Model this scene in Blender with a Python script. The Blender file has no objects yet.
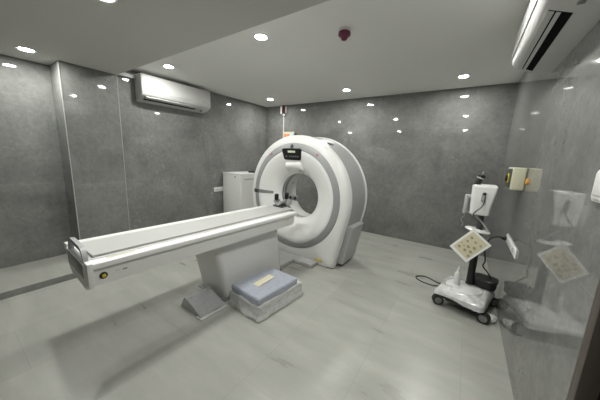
import bpy, bmesh, math, random
from mathutils import Vector, Matrix, noise

random.seed(7)
PI = math.pi
scene = bpy.context.scene
COL = scene.collection

# ------------------------------------------------------------------ scene settings
scene.view_settings.view_transform = 'Standard'
scene.view_settings.look = 'None'
scene.view_settings.gamma = 1.0
scene.view_settings.use_curve_mapping = False
scene.view_settings.exposure = 0.0
try:
    scene.cycles.use_denoising = True
    scene.cycles.max_bounces = 10
    scene.cycles.diffuse_bounces = 6
    scene.cycles.glossy_bounces = 6
    scene.cycles.sample_clamp_indirect = 6.0
    scene.cycles.caustics_reflective = False
    scene.cycles.caustics_refractive = False
except Exception:
    pass
w = bpy.data.worlds.new('world')
scene.world = w
w.use_nodes = True
w.node_tree.nodes['Background'].inputs[0].default_value = (0.5, 0.5, 0.5, 1)
w.node_tree.nodes['Background'].inputs[1].default_value = 0.02


# ------------------------------------------------------------------ materials
def lin(c):
    return tuple(((v / 12.92) if v <= 0.04045 else ((v + 0.055) / 1.055) ** 2.4) for v in c)


def srgb(r, g, b):
    return lin((r / 255.0, g / 255.0, b / 255.0))


def mat(name, col, rough=0.5, metal=0.0, emit=None, strength=0.0, bump=0.0, bscale=40.0, vary=0.0, alpha=1.0,
        spec=0.5, trans=0.0, coat=0.0):
    m = bpy.data.materials.new(name)
    m.use_nodes = True
    nt = m.node_tree
    b = nt.nodes['Principled BSDF']
    b.inputs['Base Color'].default_value = (*col, 1)
    b.inputs['Roughness'].default_value = rough
    b.inputs['Metallic'].default_value = metal
    b.inputs['Specular IOR Level'].default_value = spec
    if coat:
        b.inputs['Coat Weight'].default_value = coat
        b.inputs['Coat Roughness'].default_value = 0.1
    if trans:
        b.inputs['Transmission Weight'].default_value = trans
    if alpha < 1:
        b.inputs['Alpha'].default_value = alpha
    if emit:
        b.inputs['Emission Color'].default_value = (*emit, 1)
        b.inputs['Emission Strength'].default_value = strength
    tc = nt.nodes.new('ShaderNodeTexCoord')
    n = nt.nodes.new('ShaderNodeTexNoise')
    n.inputs['Scale'].default_value = bscale
    n.inputs['Detail'].default_value = 4
    nt.links.new(tc.outputs['Object'], n.inputs['Vector'])
    mr = nt.nodes.new('ShaderNodeMapRange')
    mr.inputs['To Min'].default_value = 1 - max(vary, 0.02)
    mr.inputs['To Max'].default_value = 1 + max(vary, 0.02)
    nt.links.new(n.outputs['Fac'], mr.inputs['Value'])
    mx = nt.nodes.new('ShaderNodeVectorMath')
    mx.operation = 'SCALE'
    mx.inputs[0].default_value = col
    nt.links.new(mr.outputs['Result'], mx.inputs['Scale'])
    nt.links.new(mx.outputs['Vector'], b.inputs['Base Color'])
    if bump:
        bp = nt.nodes.new('ShaderNodeBump')
        bp.inputs['Strength'].default_value = bump
        bp.inputs['Distance'].default_value = 0.01
        nt.links.new(n.outputs['Fac'], bp.inputs['Height'])
        nt.links.new(bp.outputs['Normal'], b.inputs['Normal'])
    return m


def math_node(nt, op, a, b=None, clamp=False):
    n = nt.nodes.new('ShaderNodeMath')
    n.operation = op
    n.use_clamp = clamp
    for i, v in enumerate((a, b)):
        if v is None:
            continue
        if isinstance(v, (int, float)):
            n.inputs[i].default_value = v
        else:
            nt.links.new(v, n.inputs[i])
    return n.outputs[0]


def stone_wall(name, along, base=0.115, hi=0.275, rough=0.035, tile=1.2, height=1.03, off=0.3):
    """polished grey stone-look slab: clouds, thin pale veins, fine joints. along = axis the wall runs on"""
    m = bpy.data.materials.new(name)
    m.use_nodes = True
    nt = m.node_tree
    L = nt.links
    b = nt.nodes['Principled BSDF']
    b.inputs['Roughness'].default_value = rough
    b.inputs['IOR'].default_value = 1.5
    tc = nt.nodes.new('ShaderNodeTexCoord')
    sep = nt.nodes.new('ShaderNodeSeparateXYZ')
    L.new(tc.outputs['Object'], sep.inputs[0])
    u = sep.outputs[along]
    v = sep.outputs[2]
    # clouds
    n1 = nt.nodes.new('ShaderNodeTexNoise')
    n1.inputs['Scale'].default_value = 1.7
    n1.inputs['Detail'].default_value = 10
    n1.inputs['Roughness'].default_value = 0.66
    n1.inputs['Distortion'].default_value = 0.5
    L.new(tc.outputs['Object'], n1.inputs['Vector'])
    n2 = nt.nodes.new('ShaderNodeTexNoise')
    n2.inputs['Scale'].default_value = 19
    n2.inputs['Detail'].default_value = 8
    n2.inputs['Roughness'].default_value = 0.75
    L.new(tc.outputs['Object'], n2.inputs['Vector'])
    mixn = math_node(nt, 'ADD', math_node(nt, 'MULTIPLY', n1.outputs['Fac'], 0.6),
                     math_node(nt, 'MULTIPLY', n2.outputs['Fac'], 0.4))
    ramp = nt.nodes.new('ShaderNodeValToRGB')
    ramp.color_ramp.elements[0].position = 0.31
    ramp.color_ramp.elements[0].color = (base * 0.985, base, base * 0.965, 1)
    ramp.color_ramp.elements[1].position = 0.69
    ramp.color_ramp.elements[1].color = (hi * 0.99, hi, hi * 0.965, 1)
    L.new(mixn, ramp.inputs[0])
    # veins: ridged noise, masked
    def vein(scale, dist, width, seed):
        mp = nt.nodes.new('ShaderNodeMapping')
        mp.inputs['Location'].default_value = (seed, seed * 1.7, seed * 0.6)
        mp.inputs['Rotation'].default_value = (0.5, 0.35, 0.5)
        mp.inputs['Scale'].default_value = (1, 1, 0.55)
        L.new(tc.outputs['Object'], mp.inputs['Vector'])
        nn = nt.nodes.new('ShaderNodeTexNoise')
        nn.inputs['Scale'].default_value = scale
        nn.inputs['Detail'].default_value = 5
        nn.inputs['Roughness'].default_value = 0.5
        nn.inputs['Distortion'].default_value = dist
        L.new(mp.outputs['Vector'], nn.inputs['Vector'])
        r = math_node(nt, 'ABSOLUTE', math_node(nt, 'SUBTRACT', nn.outputs['Fac'], 0.5))
        r = math_node(nt, 'SUBTRACT', 1.0, math_node(nt, 'DIVIDE', r, width), True)
        mk = nt.nodes.new('ShaderNodeTexNoise')
        mk.inputs['Scale'].default_value = 1.5
        mk.inputs['Detail'].default_value = 3
        L.new(mp.outputs['Vector'], mk.inputs['Vector'])
        mk2 = math_node(nt, 'MULTIPLY', math_node(nt, 'SUBTRACT', mk.outputs['Fac'], 0.5), 7.0, True)
        return math_node(nt, 'MULTIPLY', r, mk2)
    v1 = vein(2.1, 0.8, 0.0045, 3.1)
    v2 = vein(4.6, 1.0, 0.007, 8.4)
    vs = math_node(nt, 'ADD', math_node(nt, 'MULTIPLY', v1, 0.8), math_node(nt, 'MULTIPLY', v2, 0.4), True)
    mixv = nt.nodes.new('ShaderNodeMix')
    mixv.data_type = 'RGBA'
    L.new(math_node(nt, 'MULTIPLY', vs, 0.45), mixv.inputs['Factor'])
    L.new(ramp.outputs[0], mixv.inputs['A'])
    mixv.inputs['B'].default_value = (0.5, 0.5, 0.48, 1)
    # joints
    def joint(c, size, offset, wd):
        f = math_node(nt, 'FRACT', math_node(nt, 'DIVIDE', math_node(nt, 'ADD', c, offset), size))
        d = math_node(nt, 'ABSOLUTE', math_node(nt, 'SUBTRACT', f, 0.5))
        d = math_node(nt, 'MULTIPLY', math_node(nt, 'SUBTRACT', 0.5, d), size)
        return math_node(nt, 'LESS_THAN', d, wd)
    jt = math_node(nt, 'MAXIMUM', joint(v, height, 20 * height, 0.0022), joint(u, tile, 40 * tile + off, 0.0016))
    mixj = nt.nodes.new('ShaderNodeMix')
    mixj.data_type = 'RGBA'
    L.new(math_node(nt, 'MULTIPLY', jt, 0.35), mixj.inputs['Factor'])
    L.new(mixv.outputs['Result'], mixj.inputs['A'])
    mixj.inputs['B'].default_value = (0.30, 0.30, 0.29, 1)
    L.new(mixj.outputs['Result'], b.inputs['Base Color'])
    rr = nt.nodes.new('ShaderNodeMapRange')
    rr.inputs['To Min'].default_value = rough * 0.8
    rr.inputs['To Max'].default_value = rough * 1.25
    L.new(n2.outputs['Fac'], rr.inputs['Value'])
    L.new(rr.outputs['Result'], b.inputs['Roughness'])
    return m


def floor_tile(name, tint=1.0):
    m = bpy.data.materials.new(name)
    m.use_nodes = True
    nt = m.node_tree
    L = nt.links
    b = nt.nodes['Principled BSDF']
    tc = nt.nodes.new('ShaderNodeTexCoord')
    sep = nt.nodes.new('ShaderNodeSeparateXYZ')
    L.new(tc.outputs['Object'], sep.inputs[0])
    n1 = nt.nodes.new('ShaderNodeTexNoise')
    n1.inputs['Scale'].default_value = 2.2
    n1.inputs['Detail'].default_value = 6
    n1.inputs['Roughness'].default_value = 0.55
    mp = nt.nodes.new('ShaderNodeMapping')
    mp.inputs['Scale'].default_value = (0.7, 2.6, 1)
    L.new(tc.outputs['Object'], mp.inputs['Vector'])
    L.new(mp.outputs['Vector'], n1.inputs['Vector'])
    ramp = nt.nodes.new('ShaderNodeValToRGB')
    ramp.color_ramp.elements[0].position = 0.3
    ramp.color_ramp.elements[0].color = (0.335 * tint, 0.335 * tint, 0.308 * tint, 1)
    ramp.color_ramp.elements[1].position = 0.72
    ramp.color_ramp.elements[1].color = (0.435 * tint, 0.435 * tint, 0.402 * tint, 1)
    L.new(n1.outputs['Fac'], ramp.inputs[0])

    def cell(c, size, offset):
        q = math_node(nt, 'DIVIDE', math_node(nt, 'ADD', c, offset), size)
        f = math_node(nt, 'FRACT', q)
        d = math_node(nt, 'ABSOLUTE', math_node(nt, 'SUBTRACT', f, 0.5))
        d = math_node(nt, 'MULTIPLY', math_node(nt, 'SUBTRACT', 0.5, d), size)
        return math_node(nt, 'FLOOR', q), d
    cu, du = cell(sep.outputs[0], 0.61, 61 * 0.61 - 0.16)
    shift = math_node(nt, 'MULTIPLY', math_node(nt, 'MODULO', cu, 2.0), 0.42)
    cv, dv = cell(math_node(nt, 'ADD', sep.outputs[1], shift), 1.22, 12.2 - 0.2)
    d = math_node(nt, 'MINIMUM', du, dv)
    jt = math_node(nt, 'LESS_THAN', d, 0.0018)
    wn = nt.nodes.new('ShaderNodeTexWhiteNoise')
    wn.noise_dimensions = '2D'
    cb = nt.nodes.new('ShaderNodeCombineXYZ')
    L.new(cu, cb.inputs[0])
    L.new(cv, cb.inputs[1])
    L.new(cb.outputs[0], wn.inputs['Vector'])
    br = nt.nodes.new('ShaderNodeMapRange')
    br.inputs['To Min'].default_value = 0.95
    br.inputs['To Max'].default_value = 1.05
    L.new(wn.outputs['Value'], br.inputs['Value'])
    sc = nt.nodes.new('ShaderNodeVectorMath')
    sc.operation = 'SCALE'
    L.new(ramp.outputs[0], sc.inputs[0])
    L.new(br.outputs['Result'], sc.inputs['Scale'])
    mixj = nt.nodes.new('ShaderNodeMix')
    mixj.data_type = 'RGBA'
    L.new(math_node(nt, 'MULTIPLY', jt, 0.26), mixj.inputs['Factor'])
    L.new(sc.outputs[0], mixj.inputs['A'])
    mixj.inputs['B'].default_value = (0.13, 0.13, 0.12, 1)
    L.new(mixj.outputs['Result'], b.inputs['Base Color'])
    rr = nt.nodes.new('ShaderNodeMapRange')
    rr.inputs['To Min'].default_value = 0.22
    rr.inputs['To Max'].default_value = 0.38
    L.new(n1.outputs['Fac'], rr.inputs['Value'])
    L.new(rr.outputs['Result'], b.inputs['Roughness'])
    return m


M = dict(
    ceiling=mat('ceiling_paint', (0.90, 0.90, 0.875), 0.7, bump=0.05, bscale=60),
    soffit=mat('soffit_darker_grey', (0.60, 0.595, 0.565), 0.7, bump=0.05, bscale=60),  # dropped part, darker base colour than the raised ceiling
    wall_x=stone_wall('stone_wall_back', 0, off=0.25),
    wall_y=stone_wall('stone_wall_side', 1, off=0.1),
    floor=floor_tile('floor_tiles'),
    white=mat('white_plastic', (0.84, 0.84, 0.83), 0.32),
    white2=mat('white_painted_metal', (0.74, 0.74, 0.73), 0.4),
    ring=mat('silver_grey_plastic', (0.34, 0.345, 0.35), 0.4),
    sidegrey=mat('grey_shell', (0.38, 0.383, 0.387), 0.42),
    flap=mat('pale_grey_plastic', (0.46, 0.463, 0.467), 0.4),
    liner=mat('bore_liner', (0.62, 0.62, 0.61), 0.4),
    dark=mat('dark_grey_plastic', (0.06, 0.06, 0.062), 0.35),
    mid=mat('mid_grey_plastic', (0.22, 0.22, 0.222), 0.4),
    black=mat('black_plastic', (0.012, 0.012, 0.013), 0.35),
    rubber=mat('black_rubber', (0.02, 0.02, 0.02), 0.65),
    cradle=mat('cradle_pad', (0.46, 0.46, 0.45), 0.55),
    display=mat('lcd_display', (0.55, 0.58, 0.42), 0.3, emit=(0.7, 0.75, 0.5), strength=0.25),
    red=mat('red_sticker', (0.45, 0.06, 0.10), 0.5),
    yellow=mat('yellow_label', (0.62, 0.50, 0.12), 0.5),
    estop=mat('yellow_button', (0.70, 0.55, 0.04), 0.4),
    maroon=mat('maroon_plastic', (0.14, 0.012, 0.055), 0.35),
    cream=mat('cream_plastic', (0.62, 0.61, 0.46), 0.45),
    creampaper=mat('cream_keypad', (0.66, 0.60, 0.42), 0.5),
    orange=mat('orange_plastic', (0.75, 0.33, 0.04), 0.4),
    bluefoam=mat('blue_grey_vinyl', (0.40, 0.425, 0.50), 0.25, bump=0.7, bscale=22, vary=0.12),
    plastic=mat('crinkled_clear_plastic', (0.60, 0.605, 0.60), 0.14, bump=1.6, bscale=17, vary=0.22, coat=1.0),
    greyplastic=mat('plastic_wrapped_grey', (0.36, 0.365, 0.37), 0.14, bump=0.5, bscale=24, vary=0.15, coat=0.5),
    whitewrap=mat('white_foam_wrap', (0.66, 0.66, 0.655), 0.35, bump=0.6, bscale=30, vary=0.08),
    skirt=mat('thin_plastic_sheet', (0.58, 0.58, 0.58), 0.25, bump=1.0, bscale=20, vary=0.35, coat=0.5),
    edge=mat('edge_strip', (0.42, 0.42, 0.41), 0.3),
    fadedlabel=mat('faded_label', (0.60, 0.585, 0.44), 0.5, vary=0.15, bscale=60),
    acwhite=mat('warm_white_casing', (0.55, 0.55, 0.54), 0.45),
    matteblack=mat('matte_black', (0.006, 0.006, 0.007), 0.9, spec=0.1),
    paper=mat('masking_tape', (0.66, 0.62, 0.46), 0.6, bump=0.3),
    cloth=mat('white_cloth', (0.78, 0.78, 0.75), 0.9, bump=0.5),
    bottle=mat('milky_plastic', (0.72, 0.74, 0.74), 0.25, vary=0.03),
    chrome=mat('brushed_steel', (0.55, 0.55, 0.55), 0.25, metal=1.0),
    plate=mat('silver_floor_plate', (0.45, 0.45, 0.44), 0.4),
    doorwood=mat('dark_brown_door', (0.007, 0.004, 0.003), 0.8, spec=0.1),
    jamb=mat('door_frame', (0.085, 0.07, 0.06), 0.45),
    lamp=mat('downlight_diffuser', (0.9, 0.9, 0.88), 0.4, emit=(0.985, 0.99, 0.935), strength=640.0),
    lamptrim=mat('downlight_trim', (0.75, 0.75, 0.73), 0.4),
    redled=mat('red_lit_tile', (0.7, 0.2, 0.08), 0.4, emit=(1.0, 0.22, 0.08), strength=0.35),
    blueled=mat('blue_lit_tile', (0.3, 0.5, 0.8), 0.4, emit=(0.35, 0.6, 1.0), strength=0.35),
    darkred=mat('dark_red_lens', (0.05, 0.010, 0.010), 0.3),
    cable=mat('black_cable', (0.015, 0.015, 0.015), 0.5),
    whitecable=mat('white_cable', (0.6, 0.6, 0.58), 0.5),
    key=mat('keypad_print', (0.10, 0.09, 0.07), 0.6),
)


# ------------------------------------------------------------------ mesh helper
class MB:
    def __init__(self):
        self.bm = bmesh.new()

    def _new(self, fn):
        old = set(self.bm.verts)
        fn()
        return [v for v in self.bm.verts if v not in old]

    def box(self, lo, hi, bevel=0.0, seg=2, rot=None, pivot=None):
        lo, hi = Vector(lo), Vector(hi)
        r = bmesh.ops.create_cube(self.bm, size=1.0)
        vs = r['verts']
        c = (lo + hi) / 2
        s = hi - lo
        for v in vs:
            v.co = Vector((v.co.x * s.x, v.co.y * s.y, v.co.z * s.z)) + c
        if bevel:
            es = list({e for v in vs for e in v.link_edges})
            old = set(self.bm.verts) - set(vs)
            bmesh.ops.bevel(self.bm, geom=es, offset=bevel, segments=seg, profile=0.5, affect='EDGES')
            vs = [v for v in self.bm.verts if v not in old]
        if rot is not None:
            p = Vector(pivot) if pivot is not None else c
            for v in vs:
                v.co = p + rot @ (v.co - p)
        return self

    def loft(self, loops, cap0=True, cap1=True, closed=True):
        rings = [[self.bm.verts.new(p) for p in lp] for lp in loops]
        n = len(rings[0])
        for a, b in zip(rings, rings[1:]):
            for i in range(n if closed else n - 1):
                j = (i + 1) % n
                try:
                    self.bm.faces.new((a[i], a[j], b[j], b[i]))
                except ValueError:
                    pass
        if cap0:
            self.bm.faces.new(list(reversed(rings[0])))
        if cap1:
            self.bm.faces.new(rings[-1])
        return self

    def ring_loft(self, loops):
        """closed torus-like loft (last loop joins first)"""
        return self.loft(list(loops) + [loops[0]], False, False) if False else self._ring(loops)

    def _ring(self, loops):
        rings = [[self.bm.verts.new(p) for p in lp] for lp in loops]
        n = len(rings[0])
        k = len(rings)
        for q in range(k):
            a, b = rings[q], rings[(q + 1) % k]
            for i in range(n):
                j = (i + 1) % n
                self.bm.faces.new((a[i], a[j], b[j], b[i]))
        return self

    def cyl(self, p0, p1, r0, r1=None, seg=24, caps=True):
        p0, p1 = Vector(p0), Vector(p1)
        r1 = r0 if r1 is None else r1
        d = (p1 - p0).normalized()
        a = Vector((0, 0, 1)) if abs(d.z) < 0.9 else Vector((1, 0, 0))
        u = d.cross(a).normalized()
        v = d.cross(u)
        lp = []
        for p, r in ((p0, r0), (p1, r1)):
            lp.append([p + r * (math.cos(2 * PI * i / seg) * u + math.sin(2 * PI * i / seg) * v) for i in range(seg)])
        return self.loft(lp, caps, caps)

    def lathe(self, prof, c=(0, 0, 0), seg=32, axis='z'):
        """prof: list of (r, h) - capped at both ends"""
        c = Vector(c)
        loops = []
        for r, h in prof:
            lp = []
            for i in range(seg):
                a = 2 * PI * i / seg
                x, y = r * math.cos(a), r * math.sin(a)
                lp.append(c + (Vector((x, y, h)) if axis == 'z' else Vector((x, h, y)) if axis == 'y' else Vector((h, x, y))))
            loops.append(lp)
        return self.loft(loops)

    def tube(self, pts, r, seg=8, smooth=True):
        pts = [Vector(p) for p in pts]
        if smooth:
            out = []
            n = len(pts)
            for i in range(n - 1):
                p0, p1, p2, p3 = pts[max(i - 1, 0)], pts[i], pts[i + 1], pts[min(i + 2, n - 1)]
                for k in range(6):
                    t = k / 6
                    out.append(0.5 * ((2 * p1) + (p2 - p0) * t + (2 * p0 - 5 * p1 + 4 * p2 - p3) * t * t + (3 * p1 - p0 - 3 * p2 + p3) * t ** 3))
            out.append(pts[-1])
            pts = out
        loops = []
        prev = None
        for i, p in enumerate(pts):
            d = (pts[min(i + 1, len(pts) - 1)] - pts[max(i - 1, 0)]).normalized()
            if prev is None:
                a = Vector((0, 0, 1)) if abs(d.z) < 0.9 else Vector((1, 0, 0))
                u = d.cross(a).normalized()
            else:
                u = (prev - d * prev.dot(d)).normalized()
            prev = u
            v = d.cross(u)
            loops.append([p + r * (math.cos(2 * PI * k / seg) * u + math.sin(2 * PI * k / seg) * v) for k in range(seg)])
        return self.loft(loops)

    def prism(self, poly, axis, a, b, bevel=0.0):
        """poly in the two other axes in order; extruded along axis from a to b"""
        def pt(p, h):
            if axis == 'x':
                return Vector((h, p[0], p[1]))
            if axis == 'y':
                return Vector((p[0], h, p[1]))
            return Vector((p[0], p[1], h))
        vs = self._new(lambda: self.loft([[pt(p, a) for p in poly], [pt(p, b) for p in poly]]))
        if bevel:
            es = list({e for v in vs for e in v.link_edges})
            bmesh.ops.bevel(self.bm, geom=es, offset=bevel, segments=2, profile=0.5, affect='EDGES')
        return self

    def crumple(self, amp, scale, seed=0.0, cuts=0, zmin=None):
        if cuts:
            bmesh.ops.subdivide_edges(self.bm, edges=self.bm.edges[:], cuts=cuts, use_grid_fill=True)
        self.bm.normal_update()
        for v in self.bm.verts:
            if zmin is not None and v.co.z < zmin:
                continue
            q = v.co * scale + Vector((seed, seed * 2, seed * 3))
            v.co = v.co + v.normal * amp * (noise.noise(q) + 0.5 * noise.noise(q * 2.3))
        return self

    def build(self, name, material, parent=None, smooth=40, label=None):
        bmesh.ops.recalc_face_normals(self.bm, faces=self.bm.faces[:])
        me = bpy.data.meshes.new(name)
        self.bm.to_mesh(me)
        self.bm.free()
        me.materials.append(material)
        if smooth:
            me.shade_smooth()
            me.set_sharp_from_angle(angle=math.radians(smooth))
        o = bpy.data.objects.new(name, me)
        COL.objects.link(o)
        if parent is not None:
            o.parent = parent
        if label:
            o['label'] = label
        return o


def tag(o, label, cat, group=None):
    o['label'] = label
    o['category'] = cat
    if group:
        o['group'] = group
    return o


def thing(name, label, cat, loc=(0, 0, 0), rotz=0.0, group=None):
    o = bpy.data.objects.new(name, None)
    o.empty_display_size = 0.1
    COL.objects.link(o)
    o.location = loc
    o.rotation_euler = (0, 0, rotz)
    return tag(o, label, cat, group)


def struct(o):
    o['kind'] = 'structure'
    return o


def copy_tree(o, parent=None):
    c = o.copy()
    COL.objects.link(c)
    if parent is not None:
        c.parent = parent
    for ch in [q for q in bpy.data.objects if q.parent == o]:
        copy_tree(ch, c)
    return c


# ------------------------------------------------------------------ the room
XL, XR, YB, YF = -4.359, 0.450, 4.868, -2.2
H, HS, YS = 2.670, 2.457, 1.502
struct(MB().box((XL - 0.1, YF - 0.1, -0.1), (XR + 0.9, YB + 0.1, 0)).build('floor', M['floor'], smooth=0))
struct(MB().box((XL - 0.1, YB, 0), (XR + 0.1, YB + 0.1, H)).build('wall_back', M['wall_x'], smooth=0))
struct(MB().box((XL - 0.1, YF - 0.1, 0), (XL, YB, H)).build('wall_left', M['wall_y'], smooth=0))
struct(MB().box((XL - 0.1, YF - 0.1, 0), (XR + 0.1, YF, H)).build('wall_front', M['wall_x'], smooth=0))
# right wall with the doorway near the camera
YD0, YD1, ZD = 0.25, 1.235, 2.1
struct(MB().box((XR, YD1, 0), (XR + 0.1, YB, H)).box((XR, YF, 0), (XR + 0.1, YD0, H))
       .box((XR, YD0, ZD), (XR + 0.1, YD1, H)).build('wall_right', M['wall_y'], smooth=0))
# ceiling: raised part at the back, dropped part towards the camera
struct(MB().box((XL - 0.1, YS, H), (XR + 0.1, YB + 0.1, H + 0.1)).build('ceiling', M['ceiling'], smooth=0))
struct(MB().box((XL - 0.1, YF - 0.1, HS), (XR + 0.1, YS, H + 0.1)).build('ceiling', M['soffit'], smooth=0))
# pillar in the left wall
struct(MB().box((XL, 0.932, 0), (-3.999, 1.502, HS)).build('pillar', M['wall_y'], smooth=0))
# low raised kerb of tile along the left wall
struct(MB().box((XL, YF, 0), (-3.60, 0.932, 0.06)).box((XL, 1.502, 0), (-3.60, 2.6, 0.06)).box((-3.999, 0.932, 0), (-3.60, 1.502, 0.06))
       .build('trim_1', M['floor'], smooth=0))
struct(MB().box((-3.60, YF, 0), (-3.588, 2.6, 0.066)).build('trim_4', M['wall_y'], smooth=0))
# pale metal edge strips on the pillar
struct(MB().box((-4.002, 0.929, 0.06), (-3.995, 0.937, HS)).build('trim_5', M['edge'], smooth=0))
struct(MB().box((-4.001, 1.498, 0.06), (-3.996, 1.504, HS)).build('trim_6', M['edge'], smooth=0))
# solid strips, dark colour standing in for the shadow gap under the ceiling
struct(MB().box((XL, YB - 0.006, H - 0.014), (XR, YB, H)).build('trim_2', M['mid'], smooth=0))
struct(MB().box((XL, YS, H - 0.014), (XL + 0.006, YB - 0.006, H)).build('trim_3', M['mid'], smooth=0))
# doorway
fr = MB().box((XR - 0.012, YD1 - 0.02, 0), (XR + 0.1, YD1 + 0.035, ZD + 0.05), 0.004).box((XR - 0.012, YD0 - 0.035, 0), (XR + 0.1, YD0 + 0.02, ZD + 0.05), 0.004) \
    .box((XR - 0.012, YD0 + 0.02, ZD - 0.02), (XR + 0.1, YD1 - 0.02, ZD + 0.05), 0.004).build('door_frame', M['jamb'])
dl = struct(MB().box((XR + 0.04, YD0 + 0.02, 0.005), (XR + 0.08, YD1 - 0.02, ZD - 0.02), 0.003).build('door_1', M['doorwood']))
fr.parent = dl
hd = MB().cyl((XR + 0.04, 0.36, 1.0), (XR - 0.01, 0.36, 1.0), 0.01).cyl((XR - 0.01, 0.355, 1.0), (XR - 0.01, 0.47, 1.0), 0.009).build('door_handle', M['chrome'], dl)

# ------------------------------------------------------------------ downlights
def downlight():
    t = thing('ceiling_downlight', 'x', 'ceiling light', (0, 0, 0), 0, 'recessed round ceiling downlights')
    prof = [(0.051, -0.001), (0.056, -0.005), (0.078, -0.005), (0.082, 0.0), (0.082, 0.004), (0.051, 0.004)]
    seg = 40
    MB()._ring([[Vector((r * math.cos(2 * PI * i / seg), r * math.sin(2 * PI * i / seg), z)) for i in range(seg)] for r, z in prof]) \
        .build('trim_ring', M['lamptrim'], t)
    MB().lathe([(0.051, -0.0005), (0.051, -0.003), (0.042, -0.0042)], seg=40).build('diffuser', M['lamp'], t)
    return t


LIGHTS = [
    (-1.903, 2.018, H, 'round lit downlight in the raised ceiling above the middle of the long patient table'),
    (-3.690, 4.221, H, 'round lit downlight in the far left corner of the raised ceiling, above the white cabinet'),
    (-1.928, 4.215, H, 'round lit downlight near the back wall, above the top right of the ring scanner'),
    (-0.205, 4.245, H, 'round lit downlight near the back wall, left of the air conditioner on the right wall'),
    (-3.684, 2.032, H, 'round lit downlight in the ceiling just in front of the left wall air conditioner'),
    (-3.888, 0.673, HS, 'round lit downlight in the lower ceiling near the stone pillar'),
    (-2.070, 0.735, HS, 'round lit downlight in the lower ceiling, cut by the top edge of the photo'),
    (-0.200, 2.020, H, 'round lit downlight seen only as a reflection in the polished walls'),
    (-0.200, 0.720, HS, 'round lit downlight seen only as a reflection in the polished walls'),
]
dproto = downlight()
for i, (x, y, z, lb) in enumerate(LIGHTS):
    o = dproto if i == 0 else copy_tree(dproto)
    o.location = (x, y, z)
    o['label'] = lb

# smoke detector / fire beacon
t = thing('smoke_detector', 'dark red dome shaped fire detector on a white base on the ceiling', 'smoke detector', (-1.105, 2.285, H))
MB().lathe([(0.055, 0.0), (0.055, -0.012), (0.05, -0.022)]).build('base', M['white2'], t)
MB().lathe([(0.048, -0.022), (0.056, -0.03), (0.056, -0.052), (0.046, -0.062), (0.032, -0.066), (0.030, -0.082), (0.022, -0.092), (0.008, -0.096)]).build('dome', M['maroon'], t)

# ------------------------------------------------------------------ wall air conditioners
def air_conditioner(label, loc, rotz, length, dep=1.0):
    """local: +x out of the wall, y along the wall, z world; y from 0 to length (right end seen from the front at +y)"""
    t = thing('air_conditioner', label, 'air conditioner', loc, rotz, 'wall split air conditioners')
    sec = [(x * dep, z) for x, z in [(0.0, 0.395), (0.185, 0.385), (0.205, 0.372), (0.212, 0.34), (0.218, 0.14), (0.212, 0.10), (0.19, 0.07), (0.10, 0.028), (0.0, 0.0)]]
    loops = []
    for y, k in ((0.0, 0.96), (0.012, 1.0), (length - 0.012, 1.0), (length, 0.96)):
        loops.append([Vector((max(0.0, x * k), y, 0.2 + (z - 0.2) * k)) for x, z in sec])
    MB().loft(loops).build('body', M['acwhite'], t, smooth=35)
    # front panel
    pan = [(0.186, 0.388), (0.208, 0.376), (0.217, 0.34), (0.2245, 0.145), (0.2165, 0.145), (0.21, 0.34), (0.203, 0.37), (0.186, 0.383)]
    pan = [(x * dep, z) for x, z in pan]
    MB().loft([[Vector((x, y, z)) for x, z in pan] for y in (0.02, length - 0.02)]).build('front_panel', M['acwhite'], t, smooth=30)
    a, b = 0.055, length - 0.26
    # outlet slot, lying on the slanted lower face between (0.19,0.07) and (0.10,0.028)
    d = Vector((0.09 * dep, 0, 0.042)).normalized()
    n = Vector((0.042, 0, -0.09 * dep)).normalized()
    p0 = Vector((0.103 * dep, 0, 0.029))
    def strip(s0, s1, h0, h1, y0, y1):
        return [[p0 + d * s + n * h + Vector((0, y, 0)) for s, h in ((s0, h0), (s1, h0), (s1, h1), (s0, h1))] for y in (y0, y1)]
    MB().loft(strip(-0.004, 0.098, -0.004, 0.0015, a, b)).build('air_outlet', M['matteblack'], t, smooth=0)
    MB().loft(strip(0.042, 0.062, 0.0015, 0.010, a + 0.005, b - 0.005)).build('louver', M['acwhite'], t, smooth=0)
    MB().loft(strip(0.070, 0.098, 0.0015, 0.012, a + 0.005, b - 0.005)).build('louver', M['acwhite'], t, smooth=0)
    MB().box((0.2225 * dep, length - 0.2, 0.16), (0.2255 * dep, length - 0.11, 0.178)).build('display_window', M['flap'], t, smooth=0)
    MB().box((0.10, length - 0.16, 0.016), (0.13, length - 0.12, 0.034), 0.004).build('sensor', M['mid'], t)
    return t


ac = air_conditioner('white split air conditioner high on the left wall beside the stone pillar', (XL, 1.868, 2.228), 0, 1.19)
# its pipe cover runs back to the pillar
MB().box((0.0, -0.345, 0.31), (0.06, 0.0, 0.365), 0.008).build('pipe_cover', M['flap'], ac)
air_conditioner('white split air conditioner high on the right wall, seen from below', (XR, 2.86, 2.225), PI, 1.25, 1.16)

# ------------------------------------------------------------------ ring scanner (gantry)
AX, AY, AZ = -2.035, 2.835, 0.915
g = thing('ct_scanner_gantry', 'large white and grey ring shaped CT scanner standing on the tiled floor', 'CT scanner', (AX, AY, 0), -0.03)
SEG = 96
TH = [2 * PI * i / SEG for i in range(SEG)]


def circ(r, y, dz=0.0):
    return [Vector((r * math.cos(a), y, AZ + dz + r * math.sin(a))) for a in TH]


def outl(R, y, floor=0.0, tb=12.0):
    """round top, sides running down as tangents to a flat foot"""
    lp = []
    t = math.radians(tb)
    for a in TH:
        c, s = math.cos(a), math.sin(a)
        ang = math.atan2(s, abs(c))          # elevation, mirrored
        r = R
        if ang < -t:
            r = R / math.cos(ang + t)
            if s < 0:
                r = min(r, (AZ - floor) / (-s))
        lp.append(Vector((r * c, y, AZ + r * s)))
    return lp


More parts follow.
